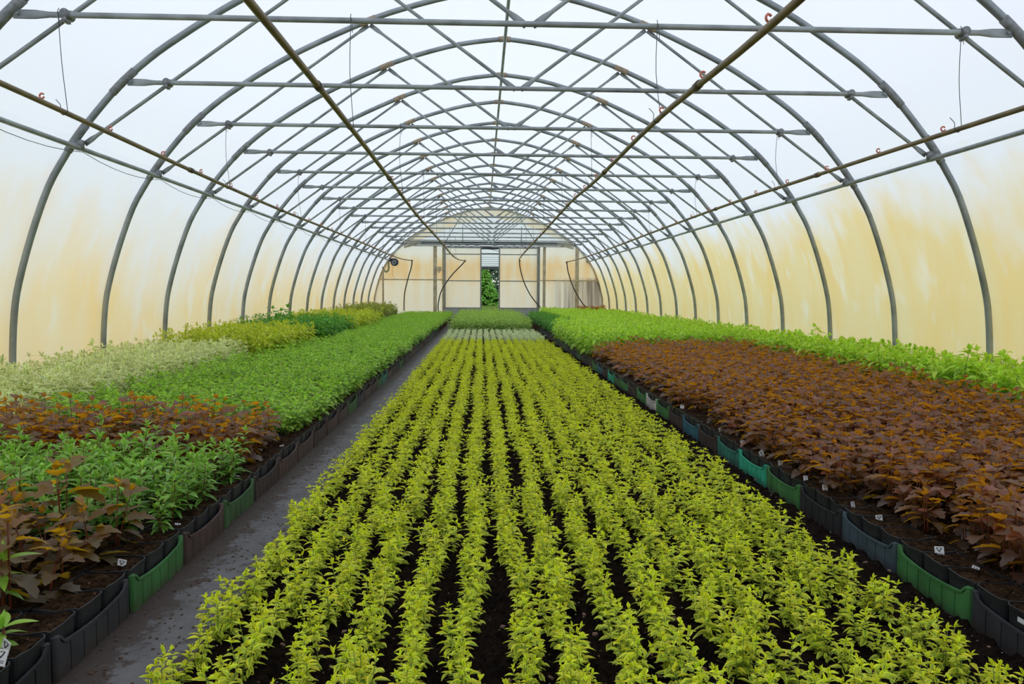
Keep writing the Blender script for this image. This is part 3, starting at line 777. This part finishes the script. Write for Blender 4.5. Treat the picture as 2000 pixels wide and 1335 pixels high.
near, far = split(pos, 300)
individual('bright', 'bright_green_shrub', 'bright', near, 'bright green broad leaved shrub along the right wall', 'shrub', 'bright green shrubs along the right wall')
mass('bright', 'bright_green_shrubs', 'bright', far, 'bright green mass of shrubs filling the right bed behind the red-brown ones', 'shrubs')
pos = grid(1.22, 1.85, 15.6, 27.2, .13, .15, PZ, .03, (1.1, 1.3))
individual('midgreen', 'dull_green_plant', 'darkgreen', pos[:300], 'dull green bushy plant by the right path near the doorway', 'plant', 'dull green plants at the far right path', parts=False, lo=True)
pos = grid(3.15, 3.88, 26.1, 27.4, .14, .14, PZ + .08, .03, (1.2, 1.5))
individual('purple', 'far_brown_shrub', 'purple', pos, 'red-brown shrub in the small patch at the end of the right wall', 'shrub', 'red-brown shrubs at the end of the right wall', parts=False, lo=True)

# ------------------------------------------------------------------ soil
def soil(name, x0, x1, y0, y1, z, mat, label, step=.03, amp=.008, thick=None, ystep=None):
    xs = np.arange(x0, x1 + step/2, step); ys_ = np.arange(y0, y1 + 1e-6, ystep or step)
    XX, YY = np.meshgrid(xs, ys_); ZZ = z + rng.normal(0, amp, XX.shape)
    ZZ = (ZZ + np.roll(ZZ, 1, 0) + np.roll(ZZ, 1, 1))/3
    nx = len(xs); ny = len(ys_)
    ZZ[:, 0] = ZZ[:, -1] = .002 if thick is None else z - thick
    ZZ[0, :] = ZZ[-1, :] = .002 if thick is None else z - thick
    V = np.stack([XX, YY, ZZ], -1).reshape(-1, 3)
    i, j = np.meshgrid(np.arange(ny-1), np.arange(nx-1), indexing='ij'); b = (i*nx + j).ravel()
    F = np.stack([b, b+1, b+nx+1, b+nx], 1)
    o = obj(name, mesh_np(name, V, F, mat)); tag(o, label, 'soil', None, 'stuff'); return o
soil('bed_soil', -.985, 1.085, .8, 27.6, SZ, M['soil'], 'dark soil of the middle bed between the gold rows', .014, .012, ystep=.022)
soil('pot_soil', -4.05, -1.285, .9, 27.7, PZ, M['pot_soil'], 'brown potting soil under the plants of the left bed', .03, .012, .1, .035)
soil('pot_soil', 1.135, 4.05, 1.0, 27.7, PZ, M['pot_soil'], 'brown potting soil under the plants of the right bed', .03, .012, .1, .035)
# chips and stones
Vs = []; Fs = []; n = 0
box = np.array([(-1,-1,-1),(1,-1,-1),(1,1,-1),(-1,1,-1),(-.7,-.8,1),(.8,-.6,1),(.7,.8,1),(-.8,.7,1)], float); bf = np.array([(0,3,2,1),(4,5,6,7),(0,1,5,4),(1,2,6,5),(2,3,7,6),(3,0,4,7)])
def chips(cnt, reg, zf, sz, name, mat, label, cat):
    Vs = []; Fs = []; n = 0
    for _ in range(cnt):
        x = rng.uniform(reg[0], reg[1]); y = reg[2] + (reg[3]-reg[2])*rng.uniform()**1.6
        s = rng.uniform(*sz); t = rng.uniform(0, PI)
        R_ = Matrix.Rotation(t, 3, 'Z') @ Matrix.Rotation(rng.uniform(-.5, .5), 3, 'X')
        V = (box*(s, s*rng.uniform(.3, .9), s*.35)) @ np.array(R_).T + (x, y, zf + s*.3)
        Vs.append(V); Fs.append(bf + n); n += 8
    o = obj(name, mesh_np(name, np.concatenate(Vs), np.concatenate(Fs), mat, smooth=False)); tag(o, label, cat, None, 'stuff')
M['chip'] = simple('pinkish_bark_chip', (.20, .11, .085), .8); M['perl'] = simple('white_perlite', (.8, .8, .76), .8); M['straw'] = simple('brown_bark', (.11, .06, .035), .9)
chips(420, (-.98, 1.08, 1.2, 4.2), SZ, (.002, .009), 'bark_chips', M['chip'], 'pinkish bark chips strewn over the soil between the gold rows', 'bark')
chips(420, (-1.0, 1.08, 1.2, 4.0), SZ + .002, (.0010, .0022), 'perlite_grains', M['perl'], 'tiny white grains on the dark soil of the middle bed', 'perlite')
chips(700, (-1.27, -1.0, 1.2, 5.0), .001, (.0012, .0045), 'spilled_bark', M['straw'], 'crumbs of dark bark spilled along the grey path on the left', 'bark')
chips(260, (-1.55, -1.29, 1.4, 4.5), PZ + .002, (.002, .007), 'pot_bark', M['straw'], 'bark crumbs on the soil at the edge of the left bed', 'bark')
chips(260, (1.14, 1.40, 1.6, 5.5), PZ + .002, (.002, .007), 'pot_bark', M['straw'], 'bark crumbs on the soil at the edge of the right bed', 'bark')

# ------------------------------------------------------------------ crates and pots along the bed edges
CL, CWd = .388, .30
def crate_mesh():
    g = G(); nseg = 6; gap = .0046
    def top(t):    # t 0..1 along the side
        e = min(t, 1-t)
        return .108 if e < .045 else (.108 - .020*(e-.045)/.05 if e < .095 else .088 - .010*math.sin(PI*(e-.095)/.81*1.0))
    for side in (0, 1):
        x0 = 0 if side == 0 else CWd - .004
        # recessed inner wall
        g.box((x0 + (.0022 if side == 0 else 0), .004, 0), (x0 + (.004 if side == 0 else .0018), CL - .004, .072))
        for k in range(nseg):
            a = k/nseg; b = (k+1)/nseg; m_ = 5
            ts = np.linspace(a, b, m_)
            V = []
            for t in ts:
                y = t*CL; y = min(max(y, a*CL + gap/2), b*CL - gap/2)
                for x in (x0, x0 + .004): V += [(x, y, 0.001), (x, y, top(t))]
            F = []
            for i in range(m_-1):
                p = 4*i; q = p + 4
                F += [(p, p+1, q+1, q), (p+2, q+2, q+3, p+3), (p+1, p+3, q+3, q+1)]
            F += [(0, 2, 3, 1), (4*m_-4, 4*m_-3, 4*m_-1, 4*m_-2)]
            g.add(V, F)
    for y in (0, CL - .004): g.box((.012, y, 0.001), (CWd - .012, y + .004, .100))
    for (x, y) in ((.009, .009), (CWd-.009, .009), (.009, CL-.009), (CWd-.009, CL-.009)):
        g.tube([(x, y, .001), (x, y, .109)], [.0105, .0118], 10)
    g.box((.004, .004, .001), (CWd-.004, CL-.004, .004))
    body = g.mesh('body', M['crate green'], smooth=False)
    rims = []
    for side in (0, 1):
        r = G()
        x0 = -.004 if side == 0 else CWd - .003
        ts = np.linspace(.04, .96, 21)
        r.sweep([(x0 + .0035, t*CL, top(t) - .003) for t in ts], [(.0035, -.0035), (.0035, .0035), (-.0035, .0035), (-.0035, -.0035)], ref=(1, 0, 0))
        rims.append(r.mesh('rim', M['crate green'], smooth=False))
    return body, rims
cb, cr_ = crate_mesh()
def pot_mesh(sagseed):
    rg = np.random.default_rng(sagseed); g = G(); s = .0625; rows = []
    corner = .012; per = []
    for cx, cy, a0 in ((1, 1, 0), (-1, 1, PI/2), (-1, -1, PI), (1, -1, 3*PI/2)):
        for a in (0, PI/4, PI/2): per.append((cx*(s-corner) + corner*math.cos(a0+a), cy*(s-corner) + corner*math.sin(a0+a)))
        nx, ny = {(1,1):(0,1),(-1,1):(-1,0),(-1,-1):(0,-1),(1,-1):(1,0)}[(cx, cy)]
        per.append((nx*s*.985, ny*s*.985) )
    k = len(per); wav = [rg.uniform(-.003, .003) - (.004 if i % 4 == 3 else 0) for i in range(k)]
    spec = [(.90, .002, 0), (.975, .114, 1), (1.0, .115, 1), (1.0, .123, 1), (.97, .1235, 1), (.955, .112, 1)]
    V = []
    for sc, z, w_ in spec:
        for i, (x, y) in enumerate(per): V.append((x*sc, y*sc, z + w_*wav[i]))
    F = []
    for r_ in range(len(spec)-1):
        for i in range(k): F.append((r_*k+i, r_*k+(i+1) % k, (r_+1)*k+(i+1) % k, (r_+1)*k+i))
    g.add(V, F); pm = g.mesh('pot_wall', M['pot'], smooth=False)
    g = G(); V = [(0, 0, .116)]; 
    V = []; 
    for sc in (.95, .80, .6, .42, .22, .02):
        for (x, y) in per: V.append((x*sc, y*sc, .118 + rg.uniform(-.004, .005) + (.004 if sc < .9 else 0)))
    F = []
    for r_ in range(5):
        for i in range(k): F.append((r_*k+i, r_*k+(i+1) % k, (r_+1)*k+(i+1) % k, (r_+1)*k+i))
    g.add(V, F); smm = g.mesh('pot_soil_disc', M['pot_soil'])
    return pm, smm
pots = [pot_mesh(i) for i in range(5)]
LC = ['black', 'dark grey', 'green', 'brown', 'olive green', 'dark brown', 'brown', 'brown', 'dark brown', 'brown', 'brown', 'olive green', 'dark grey', 'brown', 'dark brown', 'olive green', 'dull teal']
RC = ['black', 'dark grey', 'green', 'blue-grey', 'black', 'green', 'bright teal', 'dull teal', 'dark brown', 'blue', 'dark brown', 'green', 'off-white', 'green', 'dark brown', 'green', 'olive green', 'bright teal', 'dark brown', 'blue', 'green', 'dark brown']
LP, RP = .41, .397
for side, cols, pitch, ystart, xe in (('left', LC, LP, 2.25 - 2*LP, -1.27), ('right', RC, RP, 2.11 - 2*RP, 1.112)):
    rc = random.Random(5 if side == 'left' else 9)
    for i in range(46):
        y = ystart + i*pitch
        if y > 18.5: break
        c = cols[i] if i < len(cols) else rc.choice(['brown', 'dark brown', 'dark grey', 'black', 'olive green'])
        xo = xe if side == 'right' else xe - CWd
        root = obj('plant_crate', None, loc=(xo, y + (pitch - CL)/2, 0), rot=(0, 0, rc.uniform(-.008, .008)))
        for nm, me in (('body', cb), ('rim', cr_[0]), ('rim', cr_[1])):
            o = obj(nm, me, root); o.material_slots[0].link = 'OBJECT'; o.material_slots[0].material = M['crate ' + c]
        tag(root, f'{c} ribbed plastic crate, {ordn(i)} from the camera along the {side} bed edge', 'crate', f'crates along the {side} bed edge')
        for k in range(3):
            cols_ = 2 if (side == 'left' and y < 2.8) or (side == 'right' and y < 2.0) else 1
            for q in range(cols_):
                xp = (xe + .072 + q*.128) if side == 'right' else (xe - .072 - q*.128)
                pm, smm = pots[rc.randrange(5)]
                p = obj('plant_pot', None, loc=(xp, y + pitch*(k + .5)/3, .004), rot=(0, 0, rc.choice([0, PI/2, PI, -PI/2]) + rc.uniform(-.02, .02)))
                obj('pot_wall', pm, p); obj('soil', smm, p)
                pos_ = ['near', 'middle', 'far'][k]
                tag(p, f'black pot, {pos_} of three, {"outer" if q == 0 else "second"} row, {ordn(i)} crate, {side} bed edge', 'pot', f'black pots along the {side} bed edge')

# ------------------------------------------------------------------ white plant labels
def tag_mesh(w, h, mark):
    g = G(); g.box((-w/2, -.0006, 0), (w/2, .0006, h)); return g.mesh('label_card', M['tag'], False)
def mark_mesh(w, h):
    g = G(); t = w*.10
    def stroke(a, b):
        a = np.array(a); b = np.array(b); d = (b-a)/np.linalg.norm(b-a); n = np.array((-d[1], d[0]))*t/2
        q = [a+n, a-n, b-n, b+n]; g.add([(x, -.0009, z) for x, z in q], [(0, 1, 2, 3)])
    stroke((-w*.30, h*.90), (-w*.02, h*.62)); stroke((-w*.02, h*.62), (w*.28, h*.90)); t = w*.05
    stroke((-w*.30, h*.90), (w*.28, h*.90))
    for z in (.5, .42, .34, .26): stroke((-w*.35, h*z), (w*(.35 if z != .34 else .1), h*z))
    return g.mesh('printed_mark', M['ink'], False)
tg = tag_mesh(.022, .036, True); mk = mark_mesh(.022, .036)
tags = [('left', -1.325, 2.30, PZ, 1.15, 'leaning white label at the pot rim by the green crate, left bed'),
        ('left', -1.315, 2.70, PZ, .85, 'small white label by the brown crate, left bed'),
        ('left', -1.325, 1.735, PZ + .01, 1.3, 'larger pair half of white labels in the near left corner, rear one'),
        ('left', -1.300, 1.675, PZ + .01, 1.3, 'larger blank white label in the near left corner, front one'),
        ('left', -1.62, 2.75, PZ, .8, 'white label among the bronze shrubs of the left bed'),
        ('left', -1.38, 3.02, PZ, .8, 'white label at the foot of the glossy green shrubs'),
        ('left', -1.33, 3.42, PZ, .8, 'white label beside the second green crate on the left'),
        ('left', -1.30, 4.10, PZ, .9, 'grey white label before the red-brown band, left bed'),
        ('right', 1.19, 2.22, PZ, .9, 'white label over the near green crate, right bed'),
        ('right', 1.175, 2.36, PZ, 1.2, 'upright white label over the middle of the near green crate, right bed'),
        ('right', 1.17, 2.72, PZ, 1.15, 'tilted white label over the blue-grey crate, right bed'),
        ('right', 1.16, 2.90, PZ + .008, .95, 'short white label where blue-grey and black crates meet'),
        ('right', 1.155, 3.14, PZ + .008, 1.1, 'curled white label over the black crate, right bed'),
        ('right', 1.15, 3.32, PZ + .008, 1.0, 'white label where the black and green crates meet'),
        ('right', 1.155, 3.62, PZ + .008, 1.1, 'white label over the second green crate, right bed'),
        ('right', 1.15, 3.84, PZ + .008, 1.2, 'white label over the bright teal crate, right bed'),
        ('right', 1.15, 4.15, PZ + .008, 1.0, 'white label over the dull teal crate, right bed'),
        ('right', 1.15, 4.55, PZ + .008, 1.0, 'white label behind the dull teal crate, right bed'),
        ('right', 1.15, 5.45, PZ + .008, 1.2, 'white label above the off-white crate, right bed'),
        ('right', 1.20, 1.98, PZ, 1.1, 'white label at the right picture edge over the dark grey crate'),
        ('mid', .535, 1.55, SZ, 1.25, 'white label with a black mark among the gold shrubs on the right'),
        ('mid', .240, 1.60, SZ + .04, 1.0, 'small white label half hidden among the gold shrubs'),
        ('mid', .47, 2.62, SZ + .02, .9, 'white label deep between the gold rows')]
for i, (sd, x, y, z, s, lab) in enumerate(tags):
    r = random.Random(i)
    e = obj('plant_label', None, loc=(x, y, z - .004), rot=(r.uniform(-.45, -.1), r.uniform(-.35, .35), r.uniform(-.6, .6)), scale=s)
    obj('card', tg, e); obj('printed_mark', mk, e)
    tag(e, lab, 'plant label', 'white plant labels')
g = G(); g.box((-.0006, -.02, -.006), (.0006, .02, .006)); m_ = g.mesh('sticker', M['tag'], False)
o = obj('pot_sticker', m_, loc=(1.1165, 1.90, .104), rot=(0, 0, 0)); tag(o, 'white bar sticker on the black pot above the near dark grey crate', 'sticker')

# ------------------------------------------------------------------ seen through the doorway
def far_tunnel():
    root = obj('neighbour_greenhouse', None, loc=(0, 0, 0)); tag(root, 'second white polytunnel roof seen through the gap between the doors', 'greenhouse')
    g = G(); sel = film[iL[-1]-2:iR[0]+3]; V = []; F = []; ys_ = (34.0, 54.0); n = len(sel)
    for y in ys_: V += [(x, y, z) for x, z in sel]
    for i in range(n-1): F.append((i, n+i, n+i+1, i+1))
    g.add(V, F); obj('film', g.mesh('film', M['film_roof']), root)
    g = G(); g.tube([(-3.1, 0, tz), (3.1, 0, tz)], .011, 6); tm = g.mesh('thin_tie', M['steel'])
    for y in np.linspace(34.05, 53.9, 9):
        obj('arch_pipe', arch_me, root, (0, y, 0)); obj('tie_bar', tm, root, (0, y, 0))
    o = xz_panel('end_film', -3.0, 3.0, 2.62, lambda x: arch_z(x) - .03, 54.15, M['film_clear'], .004, 40); del o['kind']; o.parent = root
    g = G(); g.box((-3.0, 54.0, 2.58), (3.0, 54.1, 2.80)); obj('end_beam', g.mesh('end_beam', M['beam'], False), root)
    g = G(); g.box((-3.0, 33.8, 2.83), (3.0, 33.9, 2.93)); g.box((-3.0, 33.8, 2.62), (3.0, 33.86, 2.66)); obj('front_beam', g.mesh('front_beam', M['beam'], False), root)
far_tunnel()
def conifer(x, y, h, r, mat, seed, lab, droop=.25):
    rg = np.random.default_rng(seed); p = Plant(); z = .25
    while z < h:
        f = 1 - z/h; rr = r*f**.85 + .05; nb = max(5, int(9 + 5*f))
        for q in range(nb):
            az = rg.uniform(0, 2*PI); d = np.array((math.cos(az), math.sin(az)))
            for t in np.linspace(.15, 1, 6):
                b = np.array((d[0]*rr*t, d[1]*rr*t, z - droop*rr*t*t + rg.uniform(-.03, .03)))
                for sd in (-1, 0, 1):
                    p.leaf('lance3', b, az + sd*.9 + rg.uniform(-.2, .2), rg.uniform(-.35, .15), .22 + .12*f, .10, .1, .3, rg.uniform(0, 1), min(1, t*.9 + .1*rg.uniform()))
        z += .085 + .07*f
    e = obj('conifer', None, loc=(x, y, -.03)); V, F, A = p.arrays()
    obj('foliage', mesh_np('conifer_foliage', V, F, M[mat], A), e)
    g = G(); g.tube([(0, 0, 0), (0, 0, h*.98)], [.09, .015], 8); obj('trunk', g.mesh('trunk', M['wood']), e)
    tag(e, lab, 'tree')
conifer(-.10, 57.0, 3.0, 1.25, 'needle', 3, 'bright green young conifer seen through the gap between the doors')
conifer(-.9, 62.5, 5.2, 1.7, 'needle', 4, 'taller green conifer behind the young one, left in the gap')
conifer(1.9, 62.0, 6.0, 1.9, 'needle_dark', 5, 'dark green conifer behind, right in the gap between the doors')
conifer(.5, 68.0, 8.0, 3.2, 'needle_dark', 6, 'dark conifer farthest behind in the gap between the doors')
conifer(.95, 56.0, 1.1, .8, 'needle', 8, 'low spreading green conifer at the right foot of the gap')
p = Plant(); rg = np.random.default_rng(11)
for _ in range(5000):
    x = rg.uniform(-1.6, 1.9); y = rg.uniform(28.6, 57)
    if x < -.4 + (28.6 - y)*.02 - .3: continue
    p.leaf('lance3', np.array((x, y, -.03)), rg.uniform(0, 2*PI), rg.uniform(.9, 1.5), rg.uniform(.10, .24), .02, .1, .1, rg.uniform(0, 1), rg.uniform(.3, 1))
V, F, A = p.arrays(); o = obj('lawn_grass', mesh_np('lawn_grass', V, F, M['grass'], A)); tag(o, 'rough green grass outside the doorway', 'grass', None, 'stuff')

# ------------------------------------------------------------------ world, camera
wd = bpy.data.worlds.new('overcast'); bpy.context.scene.world = wd; wd.use_nodes = True
nt = wd.node_tree
for n in list(nt.nodes): nt.nodes.remove(n)
out = nt.nodes.new('ShaderNodeOutputWorld'); bg = nt.nodes.new('ShaderNodeBackground')
tc = N(nt, 'TexCoord'); sp = N(nt, 'SeparateXYZ'); L(nt, tc.outputs['Generated'], sp.inputs[0])
c = ramp(nt, maprange(nt, sp.outputs[2], -.1, 1.0), [(0, (1.0, .98, .93)), (.15, (1.0, .99, .98)), (.5, (.86, .90, .98)), (1, (.74, .82, .97))])
L(nt, c, bg.inputs[0]); bg.inputs[1].default_value = 1.7
L(nt, bg.outputs[0], out.inputs[0])

yaw, pitch, roll = .0390, .0612, .0062
cy, sy, cp, sp_ = math.cos(yaw), math.sin(yaw), math.cos(pitch), math.sin(pitch)
Fw = Vector((sy*cp, cy*cp, -sp_)); Rt = Vector((cy, -sy, 0)); Up = Rt.cross(Fw)
cr, sr = math.cos(roll), math.sin(roll)
R2 = Rt*cr + Up*sr; U2 = Up*cr - Rt*sr
cam = bpy.data.cameras.new('camera'); co = bpy.data.objects.new('camera', cam); C.objects.link(co)
Mx = Matrix((( R2.x, U2.x, -Fw.x, CAM[0]), (R2.y, U2.y, -Fw.y, CAM[1]), (R2.z, U2.z, -Fw.z, CAM[2]), (0, 0, 0, 1)))
co.matrix_world = Mx
cam.sensor_width = 36; cam.lens = 1532/2000*36; cam.clip_start = .05; cam.clip_end = 400
sc = bpy.context.scene; sc.camera = co
sc.view_settings.view_transform = 'Standard'; sc.view_settings.look = 'None'; sc.view_settings.gamma = 1; sc.view_settings.exposure = 0.0
sc.cycles.max_bounces = 8; sc.cycles.diffuse_bounces = 5; sc.cycles.transmission_bounces = 6; sc.cycles.glossy_bounces = 2
sc.cycles.caustics_reflective = False; sc.cycles.caustics_refractive = False
